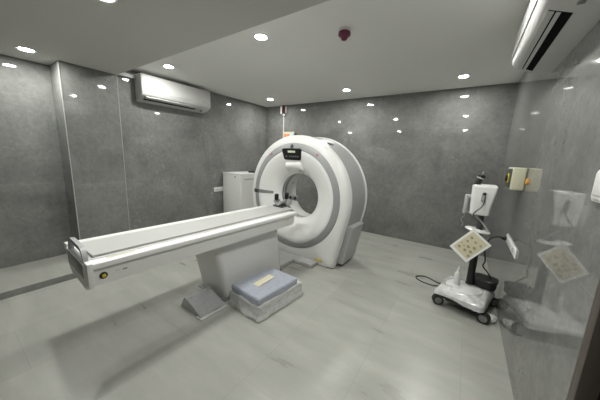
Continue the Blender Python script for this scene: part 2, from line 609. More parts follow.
# funnel shaped white inner cover: ring with thickness
fun = [(0.668, 0.006), (0.655, 0.0), (0.61, 0.009), (0.56, 0.024), (0.51, 0.043), (0.46, 0.067), (0.41, 0.097), (0.37, 0.127), (0.347, 0.157), (0.336, 0.186),
       (0.37, 0.186), (0.42, 0.14), (0.50, 0.085), (0.64, 0.03), (0.668, 0.03)]
MB()._ring([circ(r, y) for r, y in fun]).build('front_cover', M['white'], g, smooth=60)
MB()._ring([circ(r, y) for r, y in [(0.669, 0.006), (0.676, -0.002), (0.752, 0.008), (0.760, 0.018), (0.75, 0.05), (0.67, 0.05)]]).build('trim_ring', M['ring'], g, smooth=50)
MB().loft([circ(0.7605, 0.016), outl(0.80, 0.022, 0.02), outl(0.848, 0.038, 0.004), outl(0.866, 0.058), outl(0.874, 0.085), outl(0.875, 0.132), outl(0.85, 0.137)], False, False) \
    .build('front_shell', M['white'], g, smooth=60)
MB().loft([outl(0.864, 0.133), outl(0.872, 0.40), outl(0.873, 0.585)], False, False).build('rear_shell', M['sidegrey'], g, smooth=60)
MB()._ring([outl(0.874, 0.586), outl(0.887, 0.592), outl(0.890, 0.615), outl(0.875, 0.63), circ(0.405, 0.632), circ(0.40, 0.60)]).build('rear_cover', M['white'], g, smooth=45)
# bore liner with dark scan window band
def bore(prof, name, m_):
    MB()._ring([circ(r, y) for r, y in prof] + [circ(prof[-1][0] + 0.03, prof[-1][1]), circ(prof[0][0] + 0.03, prof[0][1])]).build(name, M[m_], g, smooth=50)


bore([(0.3355, 0.187), (0.338, 0.222)], 'bore_ring', 'mid')
bore([(0.335, 0.2225), (0.335, 0.237)], 'bore_liner', 'liner')
bore([(0.338, 0.2375), (0.338, 0.30)], 'scan_window', 'mid')
bore([(0.336, 0.3005), (0.337, 0.46), (0.355, 0.56), (0.405, 0.628)], 'rear_cone', 'liner')


def fun_y(r):
    ps = fun[1:10]
    for (r0, y0), (r1, y1) in zip(ps, ps[1:]):
        if r1 <= r <= r0:
            return y0 + (y1 - y0) * (r0 - r) / (r0 - r1)
    return 0.0


def patch(mb, r0, r1, a0, a1, lift, thick=0.02, nr=6, na=10, yfun=fun_y):
    """a piece lying on the front face between radii and angles"""
    top, bot = [], []
    for i in range(nr + 1):
        r = r0 + (r1 - r0) * i / nr
        for lst, h in ((top, -lift), (bot, thick - lift)):
            lst.append([Vector((r * math.cos(a0 + (a1 - a0) * j / na), yfun(r) + h, AZ + r * math.sin(a0 + (a1 - a0) * j / na))) for j in range(na + 1)])
    tv = [[mb.bm.verts.new(p) for p in row] for row in top]
    bv = [[mb.bm.verts.new(p) for p in row] for row in bot]
    for i in range(nr):
        for j in range(na):
            mb.bm.faces.new((tv[i][j], tv[i][j + 1], tv[i + 1][j + 1], tv[i + 1][j]))
            mb.bm.faces.new((bv[i][j], bv[i + 1][j], bv[i + 1][j + 1], bv[i][j + 1]))
    for i in range(nr):
        mb.bm.faces.new((tv[i][0], tv[i + 1][0], bv[i + 1][0], bv[i][0]))
        mb.bm.faces.new((tv[i][na], bv[i][na], bv[i + 1][na], tv[i + 1][na]))
    for j in range(na):
        mb.bm.faces.new((tv[0][j], bv[0][j], bv[0][j + 1], tv[0][j + 1]))
        mb.bm.faces.new((tv[nr][j], tv[nr][j + 1], bv[nr][j + 1], bv[nr][j]))
    return mb


# control panel: black rounded trapezoid leaning on the funnel
def panel_poly(wt, wb, h, r=0.02):
    pts = []
    cs = [(-wb / 2 + r, r, 180, 270), (wb / 2 - r, r, 270, 360), (wt / 2 - r, h - r, 0, 90), (-wt / 2 + r, h - r, 90, 180)]
    for cx, cy, a0, a1 in cs:
        for k in range(6):
            a = math.radians(a0 + (a1 - a0) * k / 5)
            pts.append((cx + r * math.cos(a), cy + r * math.sin(a)))
    return pts


def tilted(mb, poly, org, tilt, t0, t1):
    """polygon (x, up) on a plane through org leaning back below: thickness along its normal"""
    up = Vector((0, -math.sin(tilt), math.cos(tilt)))
    nn = Vector((0, -math.cos(tilt), -math.sin(tilt)))
    o = Vector(org)
    return mb.loft([[o + Vector((x, 0, 0)) + up * u + nn * h for x, u in poly] for h in (t0, t1)])


PO, PT = (-0.028, 0.030, AZ + 0.527), 0.24
cp = tilted(MB(), panel_poly(0.335, 0.300, 0.162, 0.03), PO, PT, -0.03, 0.012).build('control_panel', M['black'], g, smooth=40)
tilted(MB(), panel_poly(0.13, 0.13, 0.028, 0.003), (PO[0], PO[1] - 0.105 * math.sin(PT), PO[2] + 0.105 * math.cos(PT)), PT, 0.012, 0.0135).build('display', M['display'], cp, smooth=0)
for k in range(5):
    x = PO[0] - 0.035 + 0.034 * k
    tilted(MB(), panel_poly(0.02, 0.02, 0.016, 0.004), (x, PO[1] - 0.045 * math.sin(PT), PO[2] + 0.045 * math.cos(PT)), PT, 0.012, 0.0145).build('button', M['mid'], cp, smooth=0)
tilted(MB(), panel_poly(0.02, 0.02, 0.026, 0.004), (PO[0] - 0.10, PO[1] - 0.04 * math.sin(PT), PO[2] + 0.04 * math.cos(PT)), PT, 0.012, 0.0145).build('button', M['mid'], cp, smooth=0)
# white nose under the control panel
nose = MB()
lp = []
for y, wd, z0, z1 in ((0.16, 0.15, 0.375, 0.50), (0.06, 0.145, 0.385, 0.498), (0.02, 0.135, 0.405, 0.492), (0.0, 0.12, 0.43, 0.48)):
    lp.append([Vector((-0.02 + x, y, AZ + z0 + u)) for x, u in panel_poly(2 * wd * 0.96, 2 * wd, z1 - z0, 0.018)])
nose.loft(lp).build('projector_housing', M['white'], g, smooth=50)
MB().lathe([(0.016, 0.0), (0.016, -0.006)], (0.05, 0.115, AZ + 0.374), 16, 'z').build('camera_lens', M['black'], g)
# badge with swirl on the ring, two red dots
ry = lambda r: 0.003
bd = MB().lathe([(0.027, 0.004), (0.027, -0.003), (0.024, -0.005)], (-0.03, 0.001, AZ + 0.714), 24, 'y').build('logo_badge', M['dark'], g)
MB().tube([(-0.03 + 0.013 * math.cos(a) * (0.4 + a / 9), -0.0045, AZ + 0.714 + 0.013 * math.sin(a) * (0.4 + a / 9)) for a in [k * 0.7 for k in range(9)]], 0.0017, 6).build('logo_swirl', M['ring'], bd)
for a in (57, 124.5):
    a = math.radians(a)
    s = MB().lathe([(0.017, 0.004), (0.017, -0.002)], (0.722 * math.cos(a), 0.003, AZ + 0.722 * math.sin(a)), 20, 'y').build('alignment_sticker', M['red'], g)
    MB().lathe([(0.007, 0.0), (0.007, -0.0012)], (0.722 * math.cos(a), 0.001, AZ + 0.722 * math.sin(a)), 12, 'y').build('sticker_centre', M['flap'], s)
# dark horizontal laser slot left of the bore
patch(MB(), 0.665, 0.43, PI - 0.065, PI + 0.025, 0.003, 0.02, yfun=fun_y).build('laser_slot', M['mid'], g, smooth=40, label='grey laser slot')
patch(MB(), 0.762, 0.666, PI - 0.055, PI + 0.020, 0.0035, 0.02, yfun=lambda r: 0.0).build('laser_window', M['dark'], g, smooth=40, label='dark laser window')
MB().lathe([(0.012, 0.0), (0.012, 0.008)], (0, 0, 0), 12, 'y').build('microphone', M['dark'], g).location = (-0.30, 0.40, AZ + 0.15)
# side access cover, foot plate, warning label, grille on the shoulder
fl = MB()
fl.loft([[Vector((x, y, z)) for x, y in ((0.70, 0.17), (xo, 0.17), (xo, 0.57), (0.70, 0.57))] for xo, z in
         ((0.785, 0.05), (0.80, 0.10), (0.882, 0.56), (0.888, 0.585), (0.875, 0.60))])
bmesh.ops.bevel(fl.bm, geom=[e for e in fl.bm.edges if abs((e.verts[0].co - e.verts[1].co).z) > 0.01], offset=0.012, segments=2, profile=0.5, affect='EDGES')
fl.build('side_cover', M['flap'], g, smooth=40)
MB().box((-0.45, -0.13, 0.0), (0.47, 0.03, 0.055), 0.012).box((-0.33, -0.40, 0.0), (0.16, -0.12, 0.05), 0.008).build('foot_plate', M['plate'], g, smooth=30)
MB().box((0.44, 0.012, 0.07), (0.545, 0.03, 0.098), 0.001).build('warning_label', M['yellow'], g, smooth=0, label='yellow label')
gv = MB()
for k in range(3):
    a = math.radians(60 + k * 1.6)
    c = Vector((0.872 * math.cos(a), 0.30, AZ + 0.872 * math.sin(a)))
    gv.box(c - Vector((0.006, 0.06, 0.006)), c + Vector((0.006, 0.06, 0.006)), 0.0, 1, Matrix.Rotation(-a + PI / 2, 3, 'Y'))
gv.build('vent_grille', M['dark'], g, smooth=0)

# ------------------------------------------------------------------ patient table
T = thing('patient_table', 'long white CT patient table on a tapered pedestal leading into the ring scanner', 'patient table', (-2.095, 0.4685, 0), -0.050)
LEN = 2.17


def rrect(x0, x1, y0, y1, z, r=0.05):
    pts = []
    for cx, cy, a0 in ((x0 + r, y0 + r, 180), (x1 - r, y0 + r, 270), (x1 - r, y1 - r, 0), (x0 + r, y1 - r, 90)):
        for k in range(7):
            a = math.radians(a0 + 15 * k)
            pts.append(Vector((cx + r * math.cos(a), cy + r * math.sin(a), z)))
    return pts


PR = Matrix.Rotation(0.03, 3, 'Z')
pd = MB().loft([[PR @ q for q in lp] for lp in (rrect(-0.245, 0.200, 1.065, 1.955, 0.0, 0.06), rrect(-0.245, 0.200, 1.06, 1.95, 0.03, 0.06), rrect(-0.25, 0.202, 0.925, 1.86, 0.625, 0.06))]) \
    .build('pedestal', M['white2'], T, smooth=40)
for z, y in ((0.33, 1.000), (0.10, 1.049)):
    MB().lathe([(0.008, 0.012), (0.008, -0.002)], (-0.12, y - 0.006, z), 10, 'y').build('screw', M['dark'], pd)
MB().box((-0.265, 1.03, 0.0), (0.206, 1.965, 0.010), 0.003, 2, PR, (0, 0, 0)).build('base_plate', M['mid'], T, smooth=0)

sec = [(-0.298, 0.735), (-0.283, 0.61), (-0.17, 0.555), (0.20, 0.552), (0.288, 0.588), (0.292, 0.735)]
bl = []
for v, dz in ((0.012, 0.0), (LEN - 0.06, 0.0), (LEN - 0.02, 0.03)):
    bl.append([Vector((u, v, z + (dz if z < 0.65 else 0))) for u, z in sec])
body = MB().loft(bl).build('table_body', M['white2'], T, smooth=30)
# seam line low on the side, small marks and the emergency stop
es = MB().lathe([(0.030, 0.0), (0.030, 0.008), (0.026, 0.012)], (0, 0, 0), 24, 'x').build('emergency_stop', M['black'], T)
es.location = (0.290, 0.066, 0.652)
es.scale = (0.72, 0.72, 0.72)
MB().lathe([(0.016, 0.012), (0.015, 0.022), (0.010, 0.025)], (0, 0, 0), 20, 'x').build('stop_button', M['estop'], es)
for v0, v1 in ((0.135, 0.16), (0.178, 0.205)):
    MB().box((0.287, v0, 0.652), (0.2925, v1, 0.661)).build('label', M['mid' if v0 > 0.17 else 'paper'], T, smooth=0)
MB().box((0.288, LEN - 0.19, 0.668), (0.2935, LEN - 0.12, 0.690)).build('label', M['paper'], T, smooth=0)
# white top rails
for s in (-1, 1):
    prof = [(s * q, z) for q, z in ((0.236, 0.712), (0.236, 0.752), (0.240, 0.757), (0.275, 0.757), (0.303, 0.755), (0.311, 0.750), (0.314, 0.741), (0.313, 0.716))]
    cx = s * 0.265
    rl = MB().loft([[Vector((cx + (u - cx) * k, v, 0.735 + (z - 0.735) * k)) for u, z in prof] for v, k in ((0.0, 0.96), (0.006, 1.0), (LEN - 0.03, 1.0), (LEN + 0.02, 0.8))]) \
        .build('side_rail', M['white'], T, smooth=35)
    if s > 0:
        MB().box((0.246, 0.10, 0.7565), (0.272, 0.27, 0.7578)).build('label', M['fadedlabel'], T, smooth=0, label='faded yellow label')
# dark bellows grooves beside the cradle
MB().box((-0.2355, 0.02, 0.69), (0.2355, LEN - 0.03, 0.7225)).build('cover_strip', M['black'], T, smooth=0)
for u in (-0.210, 0.210):
    MB().box((u - 0.007, 0.03, 0.722), (u + 0.007, LEN - 0.03, 0.757), 0.001).build('guide_rail', M['white2'], T, smooth=0)
# sliding cradle: shallow dished slab
cl = []
for v, hw in ((0.045, 0.176), (0.052, 0.180), (1.2, 0.178), (2.24, 0.172), (2.275, 0.145), (2.29, 0.105)):
    top, bot = [], []
    for k in range(13):
        q = -1 + 2 * k / 12
        top.append(Vector((q * hw, v, 0.760 + 0.006 * q * q)))
        bot.append(Vector((-q * hw * 0.97, v, 0.738 + 0.006 * q * q)))
    cl.append(top + bot)
MB().loft(cl).build('cradle', M['cradle'], T, smooth=40)
MB().box((-0.12, 0.6, 0.715), (0.12, 2.2, 0.7415)).build('cradle_carriage', M['dark'], T, smooth=0)
# end handle: arch plate with an opening, and the end cap
def arch(w0, w1, z0, z1, r):
    return [(-w0, z0)] + [(-w1 + r - r * math.cos(math.radians(a)) * 1.0 - 0.0, z1 - r + r * math.sin(math.radians(a))) for a in range(0, 91, 15)] + \
           [(w1 - r + r * math.sin(math.radians(a)), z1 - r + r * math.cos(math.radians(a))) for a in range(0, 91, 15)] + [(w0, z0)]


outer = arch(0.215, 0.205, 0.66, 0.838, 0.095)
inner = arch(0.178, 0.172, 0.735, 0.808, 0.055)
hb = MB()
n = len(outer)
loops = []
for v, pts in ((-0.014, outer), (0.014, outer), (0.014, inner), (-0.014, inner)):
    loops.append([Vector((u, v, z)) for u, z in pts])
hb._ring(loops)
hb.build('end_handle', M['ring'], T, smooth=40)
MB().box((-0.18, -0.010, 0.66), (0.18, 0.010, 0.737), 0.004).build('handle_plate', M['ring'], T, smooth=30)
ec = MB()
e0 = [(-0.255, 0.735), (-0.235, 0.62), (-0.15, 0.556), (0.235, 0.552), (0.268, 0.585), (0.268, 0.735)]
ec.loft([[Vector((u, 0.014, z)) for u, z in e0], [Vector((u, -0.008, z)) for u, z in e0], [Vector((u * 0.97, -0.02, 0.645 + (z - 0.645) * 0.94)) for u, z in e0]])
ec.build('end_cap', M['white2'], T, smooth=30)
MB().box((-0.20, -0.0225, 0.625), (0.20, -0.008, 0.722), 0.004).build('end_panel', M['mid'], T, smooth=30, label='grey end panel')
for s, u0, u1 in ((1, 0.224, 0.314), (-1, -0.314, -0.240)):
    MB().box((u0 if s < 0 else 0.236, -0.020, 0.588 if s > 0 else 0.70), (u1, 0.012, 0.758), 0.005).build('corner_post', M['white2'], T, smooth=30)

# real size of everything above the pedestal: 0.58 m wide, top at 0.80 m
SC = Matrix.Translation((0, 0, 0.0945)) @ Matrix.Scale(0.937, 4)
for o in [q for q in bpy.data.objects if q.parent == T and q.name.split('.')[0] not in ('pedestal', 'base_plate')]:
    if o == es:
        o.location = SC @ o.location
    else:
        o.data.transform(SC)

# head holder at the far end of the cradle
hh = thing('head_holder', 'small grey cupped head holder with black pads at the scanner end of the table', 'head holder', (-2.050, 2.560, 0.8115), -0.05)
hh.scale = (0.937, 0.937, 0.937)
sh = []
for y in (-0.03, 0.10):
    a_ = []
    b_ = []
    for k in range(13):
        a = math.radians(200 + 140 * k / 12)
        a_.append(Vector((0.085 * math.cos(a), y, 0.125 + 0.105 * math.sin(a))))
        b_.append(Vector((0.073 * math.cos(a), y, 0.125 + 0.093 * math.sin(a))))
    sh.append(a_ + list(reversed(b_)))
MB().loft(sh).build('cup', M['ring'], hh, smooth=50)
MB().box((-0.085, -0.035, 0.0), (0.085, 0.10, 0.022), 0.004).build('base', M['dark'], hh, smooth=30)
for s, z, y in ((-1, 0.135, 0.02), (1, 0.160, 0.09)):
    MB().box((s * 0.065 - 0.026, y - 0.03, z - 0.055), (s * 0.065 + 0.026, y + 0.03, z + 0.045), 0.018, 3).build('pad', M['black'], hh)
br = MB().box((0.055, 0.16, 0.09), (0.20, 0.20, 0.165), 0.01).build('bracket', M['mid'], hh)
MB().box((0.005, 0.08, 0.02), (0.10, 0.19, 0.10), 0.008).build('bracket_arm', M['flap'], hh)
for x in (0.082, 0.172):
    MB().lathe([(0.022, 0.16), (0.02, 0.148)], (x, 0, 0.128), 14, 'y').build('knob', M['black'], br)

# ------------------------------------------------------------------ wrapped things on the floor
bx = thing('wrapped_cushion', 'blue grey cushion in crinkled clear plastic with a strip of tape, beside the table pedestal', 'wrapped package', (-1.572, 1.79, 0), -0.09)
mb = MB().box((-0.216, -0.302, 0.0), (0.220, 0.335, 0.150), 0.02, 2)
mb.crumple(0.016, 11, 2.0, 7, 0.004)
for v in mb.bm.verts:      # the plastic bag spreads where it meets the floor
    k = max(0.0, 0.05 - v.co.z) / 0.05
    v.co.x *= 1 + 0.12 * k
    v.co.y *= 1 + 0.09 * k
    v.co.z = max(v.co.z, 0.002)
mb.build('plastic_bag', M['plastic'], bx, smooth=60)
mb = MB().box((-0.205, -0.292, 0.125), (0.205, 0.272, 0.215), 0.022, 3)
mb.crumple(0.010, 7, 5.0, 4)
mb.build('cushion', M['bluefoam'], bx, smooth=60)
mb = MB().box((-0.05, -0.15, 0.2165), (0.03, 0.10, 0.2195), 0, 1, Matrix.Rotation(0.12, 3, 'Z'))
mb.crumple(0.004, 25, 1.0, 4)
mb.build('tape_strip', M['paper'], bx, smooth=60, label='cream masking tape strip')

wd = thing('wrapped_wedge', 'dark grey wedge wrapped in shiny clear plastic, on the floor in front of the pedestal', 'foam wedge', (-1.99, 1.22, 0), -0.02)
mb = MB().prism([(-0.172, 0.0), (-0.105, 0.113), (-0.085, 0.118), (0.165, 0.022), (0.172, 0.0)], 'y', -0.03, 0.24, 0.006)
mb.crumple(0.003, 16, 3.0, 4, 0.003)
for v in mb.bm.verts:
    v.co.z = max(v.co.z, 0.001)
mb.build('wedge_body', M['greyplastic'], wd, smooth=45)
mb = MB().box((0.12, -0.045, 0.001), (0.20, 0.25, 0.012), 0.003)
mb.crumple(0.006, 30, 4.0, 4, 0.002)
mb.build('plastic_flap', M['plastic'], wd, smooth=60)

# ------------------------------------------------------------------ injector cart
CA = -0.237
cart = thing('injector_cart', 'wheeled contrast injector cart with black pole and white injector head by the right wall', 'medical cart', (0.150, 2.975, 0), CA)


def C2L(x, y, z):
    """world to cart frame"""
    v = Matrix.Rotation(-CA, 3, 'Z') @ Vector((x - 0.150, y - 2.975, 0))
    return Vector((v.x, v.y, z))


MB().box((-0.195, -0.215, 0.100), (0.195, 0.235, 0.135), 0.012).build('base_frame', M['black'], cart)
MB().box((-0.12, -0.19, 0.075), (0.14, 0.18, 0.102), 0.01).build('base_weight', M['dark'], cart)
mb = MB()
loops = []
for z, x0, x1, y0, y1, r in ((0.150, -0.222, 0.222, -0.25, 0.25, 0.05), (0.170, -0.218, 0.218, -0.245, 0.248, 0.05), (0.195, -0.20, 0.20, -0.225, 0.235, 0.06),
                             (0.207, -0.175, 0.175, -0.20, 0.21, 0.07), (0.212, -0.12, 0.12, -0.15, 0.16, 0.08)):
    loops.append(rrect(x0, x1, y0, y1, z, r))
mb.loft(loops)
bmesh.ops.subdivide_edges(mb.bm, edges=[e for e in mb.bm.edges], cuts=2, use_grid_fill=True)
for v in mb.bm.verts:
    q = v.co * 11
    v.co.z += 0.016 * noise.noise(q) + 0.006 * noise.noise(q * 2.7) - (0.030 if v.co.z < 0.16 and v.co.x > 0.05 and v.co.y < 0 else 0.0)
    v.co.x += 0.018 * noise.noise(q + Vector((5, 1, 2)))
    v.co.y += 0.018 * noise.noise(q + Vector((1, 7, 3)))
mb.build('plastic_cover', M['skirt'], cart, smooth=60, label='crinkled whitish plastic sheet over the base')
mb = MB().lathe([(0.165, 0.0), (0.158, 0.012), (0.13, 0.02), (0.04, 0.022)], (0, 0, 0), 32, 'z')
mb.crumple(0.005, 14, 6, 0)
top = mb.build('foam_disc', M['whitewrap'], cart)
top.location = (-0.01, -0.02, 0.208)
# casters
cas = None
for i, (x, y, yaw) in enumerate(((-0.205, -0.19, 0.55), (0.195, -0.17, -0.05), (-0.185, 0.235, 0.3), (0.195, 0.235, 0.9))):
    if cas is None:
        cas = MB().cyl((0, 0, 0.088), (0, 0, 0.108), 0.016).box((-0.012, -0.008, 0.055), (0.034, 0.008, 0.092), 0.005).build('caster', M['black'], cart)
        for s in (-1, 1):
            wl = MB()._ring([[Vector((0.02 + r * math.cos(a), s * 0.02 + h, 0.053 + r * math.sin(a))) for a in [2 * PI * k / 28 for k in range(28)]]
                             for r, h in ((0.036, -0.011), (0.048, -0.011), (0.0525, -0.006), (0.0525, 0.006), (0.048, 0.011), (0.036, 0.011))]).build('tyre', M['rubber'], cas)
            MB().lathe([(0.0358, -0.009), (0.0358, 0.0095), (0.03, 0.012), (0.0, 0.0125)][::1] if s > 0 else [(0.0, -0.0125), (0.03, -0.012), (0.0358, -0.0095), (0.0358, 0.009)],
                       (0.02, s * 0.02, 0.053), 24, 'y').build('hub', M['mid'], cas)
        c = cas
    else:
        c = copy_tree(cas, cart)
    c.location = (x, y, 0)
    c.rotation_euler = (0, 0, yaw - CA * 0)
# pole
pb = C2L(0.185, 3.06, 0)
MB().cyl((pb.x, pb.y, 0.13), (pb.x, pb.y, 0.84), 0.034).cyl((pb.x, pb.y, 0.13), (pb.x, pb.y, 0.235), 0.055, 0.04).build('pole', M['black'], cart)
MB().cyl((pb.x, pb.y, 0.84), (pb.x, pb.y, 0.90), 0.030).build('pole_collar', M['dark'], cart)
# lens shaped white handle ring
tr = MB().lathe([(0.03, -0.014), (0.09, -0.013), (0.108, -0.004), (0.110, 0.003), (0.10, 0.011), (0.04, 0.013)], (0, 0, 0), 36, 'z').build('handle_disc', M['white'], cart)
tr.location = (pb.x - 0.005, pb.y - 0.04, 0.828)
tr.rotation_euler = (math.radians(-4), math.radians(7), 0)
# keypad panel hung on the pole, turned on its corner
kc = [C2L(*p) for p in ((0.122, 2.915, 0.868), (-0.033, 2.885, 0.640), (0.150, 2.855, 0.500), (0.258, 2.885, 0.752))]
k0 = sum(kc, Vector()) / 4
ku = ((kc[0] - kc[3]) + (kc[1] - kc[2])).normalized()       # short edge direction
kv = ((kc[1] - kc[0]) + (kc[2] - kc[3])).normalized()
kn = ku.cross(kv).normalized()
if kn.y > 0:
    kn = -kn
kv = (kv - ku * kv.dot(ku)).normalized()
hw_, hl_ = 0.5 * ((kc[0] - kc[3]).length + (kc[1] - kc[2]).length) / 2, 0.5 * ((kc[1] - kc[0]).length + (kc[2] - kc[3]).length) / 2


def kslab(a0, a1, b0, b1, t0, t1):
    return [[k0 + ku * a + kv * b + kn * t for a, b in ((a0, b0), (a1, b0), (a1, b1), (a0, b1))] for t in (t0, t1)]


kp = MB().loft(kslab(-hw_, hw_, -hl_, hl_, -0.012, 0.008)).build('keypad_panel', M['white'], cart, smooth=0)
MB().loft(kslab(-hw_ * 0.80, hw_ * 0.80, -hl_ * 0.86, hl_ * 0.80, 0.008, 0.0095)).build('keypad_sheet', M['creampaper'], kp, smooth=0)
for a, b, s in ((0.45, -0.5, 0.012), (0.45, -0.15, 0.010), (-0.05, -0.45, 0.010), (0.0, 0.1, 0.013), (-0.4, -0.1, 0.013), (-0.05, 0.42, 0.013), (-0.45, 0.25, 0.013),
                (0.5, 0.5, 0.012), (-0.62, 0.55, 0.012), (0.62, 0.2, 0.007), (-0.55, -0.5, 0.009), (0.30, 0.25, 0.007)):
    s *= 1.25
    ca, cb = a * hw_, b * hl_
    k_ = MB()
    k_.loft(kslab(ca - s, ca + s, cb - s * 0.25, cb + s * 0.15, 0.0095, 0.0105))
    k_.loft(kslab(ca - s * 0.8, ca + s * 0.5, cb + s * 0.5, cb + s * 0.8, 0.0095, 0.0105))
    k_.loft(kslab(ca - s * 0.15, ca + s * 0.15, cb - s * 0.9, cb - s * 0.3, 0.0095, 0.0105))
    k_.build('key_mark', M['key'], kp, smooth=0)
bk = C2L(0.165, 2.95, 0)
MB().cyl(k0 + kn * -0.012, (pb.x, pb.y - 0.02, 0.70), 0.018).build('keypad_mount', M['dark'], cart)
# injector head: tapered shell, wide at the top
hc = C2L(0.168, 2.985, 0)


def head_loop(x0, x1, y0, y1, z, tilt=0.0):
    pts = []
    r0, r1 = 0.034, 0.052
    for cx, cy, a0, r in ((x0 + r0, y0 + r0, 180, r0), (x1 - 0.02, y0 + 0.02, 270, 0.02), (x1 - 0.03, y1 - 0.03, 0, 0.03), (x0 + r1, y1 - r1, 90, r1)):
        for k in range(7):
            a = math.radians(a0 + 15 * k)
            pts.append(C2L(cx + r * math.cos(a), cy + r * math.sin(a), z + tilt * (cx - 0.16)))
    return pts


hd = MB().loft([head_loop(0.098, 0.215, 2.95, 3.04, 0.995), head_loop(0.080, 0.235, 2.925, 3.06, 1.008), head_loop(0.074, 0.243, 2.915, 3.075, 1.10),
                head_loop(0.070, 0.268, 2.90, 3.10, 1.268), head_loop(0.072, 0.268, 2.902, 3.10, 1.285), head_loop(0.085, 0.258, 2.915, 3.085, 1.296)]) \
    .build('injector_head', M['white'], cart, smooth=45)
# things on its face: dark connector, small screws, black cable
MB().box(C2L(0.168, 2.905, 1.14) - Vector((0.016, 0.012, 0)), C2L(0.168, 2.905, 1.225) + Vector((0.016, 0.012, 0)), 0.005).build('connector', M['ring'], hd)
MB().box(C2L(0.172, 2.895, 1.205) - Vector((0.012, 0.012, 0)), C2L(0.172, 2.895, 1.228) + Vector((0.012, 0.012, 0)), 0.004).build('connector_socket', M['black'], hd)
MB().tube([C2L(0.180, 2.888, 1.19), C2L(0.178, 2.872, 1.13), C2L(0.160, 2.885, 1.08), C2L(0.125, 2.895, 1.035), C2L(0.112, 2.91, 1.00), C2L(0.14, 2.95, 0.955), C2L(0.185, 3.03, 0.91)], 0.0045).build('cable', M['cable'], hd)
# syringe port on top: black barrel, white band, black cap and fine tip
sy = MB().cyl(C2L(0.098, 2.975, 1.285), C2L(0.118, 2.975, 1.355), 0.034, 0.026).build('syringe_barrel', M['black'], hd)
MB().cyl(C2L(0.118, 2.975, 1.355), C2L(0.123, 2.975, 1.367), 0.029).build('barrel_band', M['white2'], sy)
MB().cyl(C2L(0.123, 2.975, 1.367), C2L(0.131, 2.975, 1.393), 0.037, 0.029).build('barrel_cap', M['black'], sy)
MB().cyl(C2L(0.131, 2.975, 1.393), C2L(0.139, 2.975, 1.425), 0.005, 0.003).build('tip', M['flap'], sy)
# mounting plate at the left of the head and the slanted arm down to the pole
MB().box(C2L(0.042, 3.02, 0.985) - Vector((0.018, 0.03, 0)), C2L(0.042, 3.02, 1.185) + Vector((0.014, 0.03, 0)), 0.014, 3).build('side_bracket', M['flap'], cart)
MB().cyl(C2L(0.035, 3.02, 1.165), C2L(0.10, 3.02, 1.165), 0.02).build('pivot', M['flap'], cart)
MB().tube([C2L(0.055, 3.02, 1.01), C2L(0.105, 3.02, 0.985), C2L(0.19, 2.985, 0.93), C2L(0.255, 2.965, 0.845)], 0.009).build('support_rod', M['ring'], cart)
MB().cyl(C2L(0.19, 3.05, 0.89), C2L(0.185, 3.02, 1.005), 0.022).build('head_post', M['dark'], cart)
# coiled clear tube beside the head
MB().tube([C2L(0.030 + 0.012 * math.cos(k * 1.3), 3.04, 1.06 - 0.02 * k) for k in range(12)], 0.003).build('coil_tube', M['ring'], cart)

# bottle standing on the cart base
bt = thing('spray_bottle', 'small milky white plastic bottle standing on the cart base', 'bottle', (0.070, 2.955, 0.2305))
MB().lathe([(0.026, 0.0), (0.030, 0.006), (0.030, 0.10), (0.026, 0.13), (0.014, 0.15), (0.012, 0.155)]).build('body', M['bottle'], bt)
MB().lathe([(0.014, 0.155), (0.014, 0.175), (0.008, 0.182), (0.007, 0.20)]).build('cap', M['white'], bt)
# black power box at the back of the cart base
pbx = thing('power_box', 'black rounded power box behind the pole, standing on the cart base', 'power box', (0.315, 3.115, 0.222), -0.237)
MB().loft([rrect(-0.105, 0.100, -0.085, 0.085, z, 0.05) for z in (0.0, 0.07)]).build('body', M['black'], pbx)
MB().loft([rrect(-0.105 - d, 0.100 + d, -0.085 - d, 0.085 + d, z, 0.05 + d) for z, d in ((0.07, 0.008), (0.085, 0.010), (0.094, 0.002), (0.097, -0.02))]).build('lid', M['black'], pbx)
# cables
tag(MB().tube([(0.02, 3.14, 0.11), (-0.06, 3.20, 0.05), (-0.17, 3.24, 0.008), (-0.30, 3.27, 0.007), (-0.365, 3.36, 0.007), (-0.27, 3.44, 0.007), (-0.12, 3.36, 0.008), (-0.03, 3.24, 0.06), (0.04, 3.18, 0.115)], 0.007)
    .build('floor_cable', M['cable']), 'black cable looping over the floor left of the injector cart', 'cable')
pc = tag(MB().tube([(0.405, 3.235, 0.742), (0.36, 3.21, 0.752), (0.29, 3.15, 0.72), (0.27, 3.11, 0.60), (0.285, 3.10, 0.50), (0.275, 3.10, 0.44), (0.33, 3.11, 0.37), (0.355, 3.115, 0.318)], 0.0065)
         .build('power_cable', M['cable']), 'black power cable hanging from the wall socket down to the power box', 'cable')
MB().cyl((0.437, 3.235, 0.742), (0.395, 3.235, 0.742), 0.021, 0.017).build('plug', M['black'], pc)
# cloth at the right caster
mb = MB()
bmesh.ops.create_icosphere(mb.bm, subdivisions=4, radius=1.0)
for v in mb.bm.verts:
    q = v.co.copy()
    k = 1 + 0.30 * noise.noise(q * 2.2) + 0.16 * noise.noise(q * 5)
    v.co = Vector((q.x * 0.052 * k, q.y * 0.06 * k, max(0.0, 0.028 + q.z * 0.034 * k)))
o = mb.build('crumpled_cloth', M['cloth'], None, smooth=70)
o.location = (0.372, 2.84, 0.001)
tag(o, 'small crumpled white cloth on the floor beside the right caster of the cart', 'cloth')

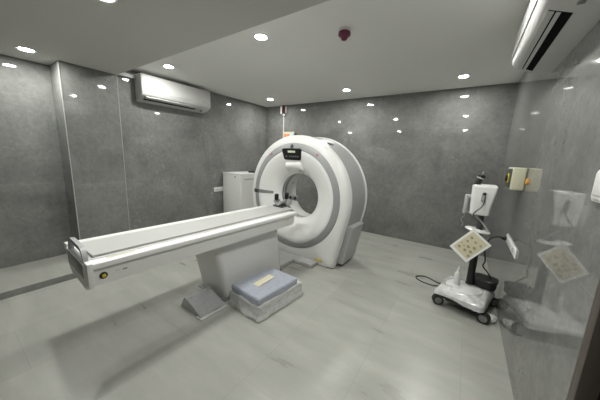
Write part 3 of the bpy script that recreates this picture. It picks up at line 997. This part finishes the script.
# ------------------------------------------------------------------ things on the right wall
ws = thing('wall_socket', 'long white multi socket plate low on the right wall above the power box', 'wall socket', (XR, 3.0, 0.70))
MB().box((-0.010, -0.30, 0.0), (0.0, 0.30, 0.085), 0.005).build('plate', M['white'], ws)
for k in range(3):
    y = -0.195 + 0.195 * k
    f = MB().box((-0.015, y - 0.08, 0.010), (-0.009, y + 0.08, 0.076), 0.003).build('socket', M['white2'], ws)
    hm = MB()
    for dy, dz in ((-0.02, 0.04), (0.02, 0.04), (0.0, 0.065)):
        hm.cyl((-0.0158, y + dy, dz), (-0.013, y + dy, dz), 0.006, seg=10)
    hm.build('holes', M['dark'], f, smooth=0)

sb = thing('emergency_switch_box', 'cream wall box with a black and yellow round switch, on the right wall', 'switch box', (XR, 3.12, 1.27))
MB().box((-0.10, -0.175, 0.0), (0.0, 0.175, 0.205), 0.014, 3).build('housing', M['cream'], sb)
sp = MB().box((-0.106, -0.15, 0.015), (-0.098, 0.16, 0.19), 0.006).build('front_plate', M['dark'], sb)
MB().lathe([(0.05, -0.104), (0.05, -0.109), (0.045, -0.112)], (0, -0.01, 0.10), 24, 'x').build('collar', M['estop'], sp)
MB().lathe([(0.030, -0.110), (0.033, -0.122), (0.028, -0.128)], (0, -0.01, 0.10), 20, 'x').build('knob', M['black'], sp)
o = MB().lathe([(0.028, 0.0), (0.028, -0.008), (0.022, -0.014), (0.008, -0.016)], (0, 0, 0), 20, 'x').build('indicator_button', M['orange'])
o.location = (XR, 2.85, 1.36)
tag(o, 'small orange button on the right wall beside the cream switch box', 'button')

lp_ = thing('light_switch', 'white rounded switch plate on the right wall at the edge of the photo', 'light switch', (XR, 1.40, 1.37))
MB().box((-0.022, -0.10, 0.0), (0.0, 0.085, 0.125), 0.016, 3).build('plate', M['white'], lp_)
MB().box((-0.027, -0.06, 0.025), (-0.021, 0.05, 0.10), 0.004).build('rocker', M['white2'], lp_)

# ------------------------------------------------------------------ things on the left and back walls
o = thing('equipment_cabinet', 'tall plain white equipment cabinet in the far left corner behind the table', 'cabinet', (-4.06, 3.80, 0))
MB().box((-0.27, -0.34, 0.03), (0.26, 0.36, 1.075), 0.006).build('body', M['white2'], o)
MB().box((-0.278, -0.348, 1.075), (0.268, 0.368, 1.092), 0.004).build('top', M['white'], o)
MB().box((-0.25, -0.32, 0.0), (0.24, 0.34, 0.03)).build('plinth', M['dark'], o, smooth=0)
MB().box((0.26, -0.29, 0.05), (0.266, 0.33, 1.055), 0.002).build('side_door', M['white2'], o, smooth=0)
MB().box((0.266, -0.22, 0.955), (0.2685, 0.10, 0.985)).build('vent_slot', M['flap'], o, smooth=0)
for x in (0.12,):
    MB().lathe([(0.014, 0.0), (0.014, -0.006)], (x, -0.34, 1.02), 14, 'y').build('lock', M['dark'], o)
MB().lathe([(0.018, 0.0), (0.018, 0.006)], (0.266, 0.16, 1.02), 14, 'x').build('lock', M['mid'], o)
k = thing('handset', 'small black device lying on top of the white cabinet', 'handset', (-3.93, 3.92, 1.092), 0.4)
MB().box((-0.07, -0.03, 0.0), (0.07, 0.03, 0.035), 0.008).build('body', M['black'], k)
MB().box((-0.02, -0.025, 0.035), (0.06, 0.025, 0.05), 0.006).build('keypad', M['dark'], k)

o = thing('wall_outlet', 'white double outlet plate on the left wall beside the white cabinet', 'wall outlet', (XL, 3.375, 0.68))
MB().box((0.0, -0.13, 0.0), (0.014, 0.13, 0.095), 0.005).build('plate', M['white'], o)
for y in (-0.065, 0.06):
    f = MB().box((0.013, y - 0.05, 0.012), (0.018, y + 0.05, 0.083), 0.003).build('socket', M['white2'], o)
    MB().cyl((0.018, y, 0.05), (0.0195, y, 0.05), 0.008, seg=12).build('hole', M['dark'], f, smooth=0)

o = thing('emergency_light', 'small white box with dark red lens at the top of the back wall', 'emergency light', (-3.80, YB, 2.46))
MB().box((-0.09, -0.05, 0.02), (0.08, 0.0, 0.19), 0.008).build('housing', M['white'], o)
MB().box((-0.02, -0.075, 0.0), (0.07, -0.045, 0.19), 0.010).build('lens', M['darkred'], o)
MB().lathe([(0.03, -0.02), (0.035, 0.0), (0.02, 0.03)], (0.03, -0.05, -0.01), 16, 'z').build('lamp_cap', M['white2'], o)
tag(MB().box((-3.822, YB - 0.012, 1.15), (-3.800, YB + 0.004, 2.47), 0.003).build('cable_trunking', M['whitecable']), 'thin white cable cover running down the back wall from the red lensed box', 'cable cover')

o = thing('status_panel', 'pale panel with two red and one blue lit squares on the back wall', 'status panel', (-3.635, YB + 0.004, 1.89))
MB().box((-0.145, -0.03, 0.0), (0.15, 0.0, 0.165), 0.006).build('housing', M['cream'], o)
for x, m_ in ((-0.095, 'redled'), (-0.012, 'redled'), (0.082, 'blueled')):
    MB().box((x - 0.034, -0.034, 0.035), (x + 0.034, -0.029, 0.12), 0.002).build('lit_tile', M[m_], o, smooth=0)
o = thing('intercom', 'small black knob shaped device on the back wall right of the lit panel', 'intercom', (-3.42, YB + 0.004, 1.93))
MB().box((-0.035, -0.03, 0.0), (0.035, 0.0, 0.085), 0.008).build('body', M['black'], o)
MB().cyl((0.0, -0.03, 0.06), (0.0, -0.06, 0.085), 0.018).build('horn', M['dark'], o)

# ------------------------------------------------------------------ camera
cam = bpy.data.cameras.new('camera')
co = bpy.data.objects.new('camera', cam)
COL.objects.link(co)
yaw, pitch, roll = 0.5883, 0.1776, 0.041
f = Vector((-math.sin(yaw) * math.cos(pitch), math.cos(yaw) * math.cos(pitch), -math.sin(pitch)))
r0 = f.cross(Vector((0, 0, 1))).normalized()
u0 = r0.cross(f)
r = math.cos(roll) * r0 + math.sin(roll) * u0
u = -math.sin(roll) * r0 + math.cos(roll) * u0
mw = Matrix((r, u, -f)).transposed().to_4x4()
mw.translation = Vector((0, 0, 1.5))
co.matrix_world = mw
cam.sensor_fit = 'HORIZONTAL'
cam.sensor_width = 36.0
cam.lens = 245.1419 / 600.0 * 36.0
cam.clip_start = 0.02
scene.camera = co
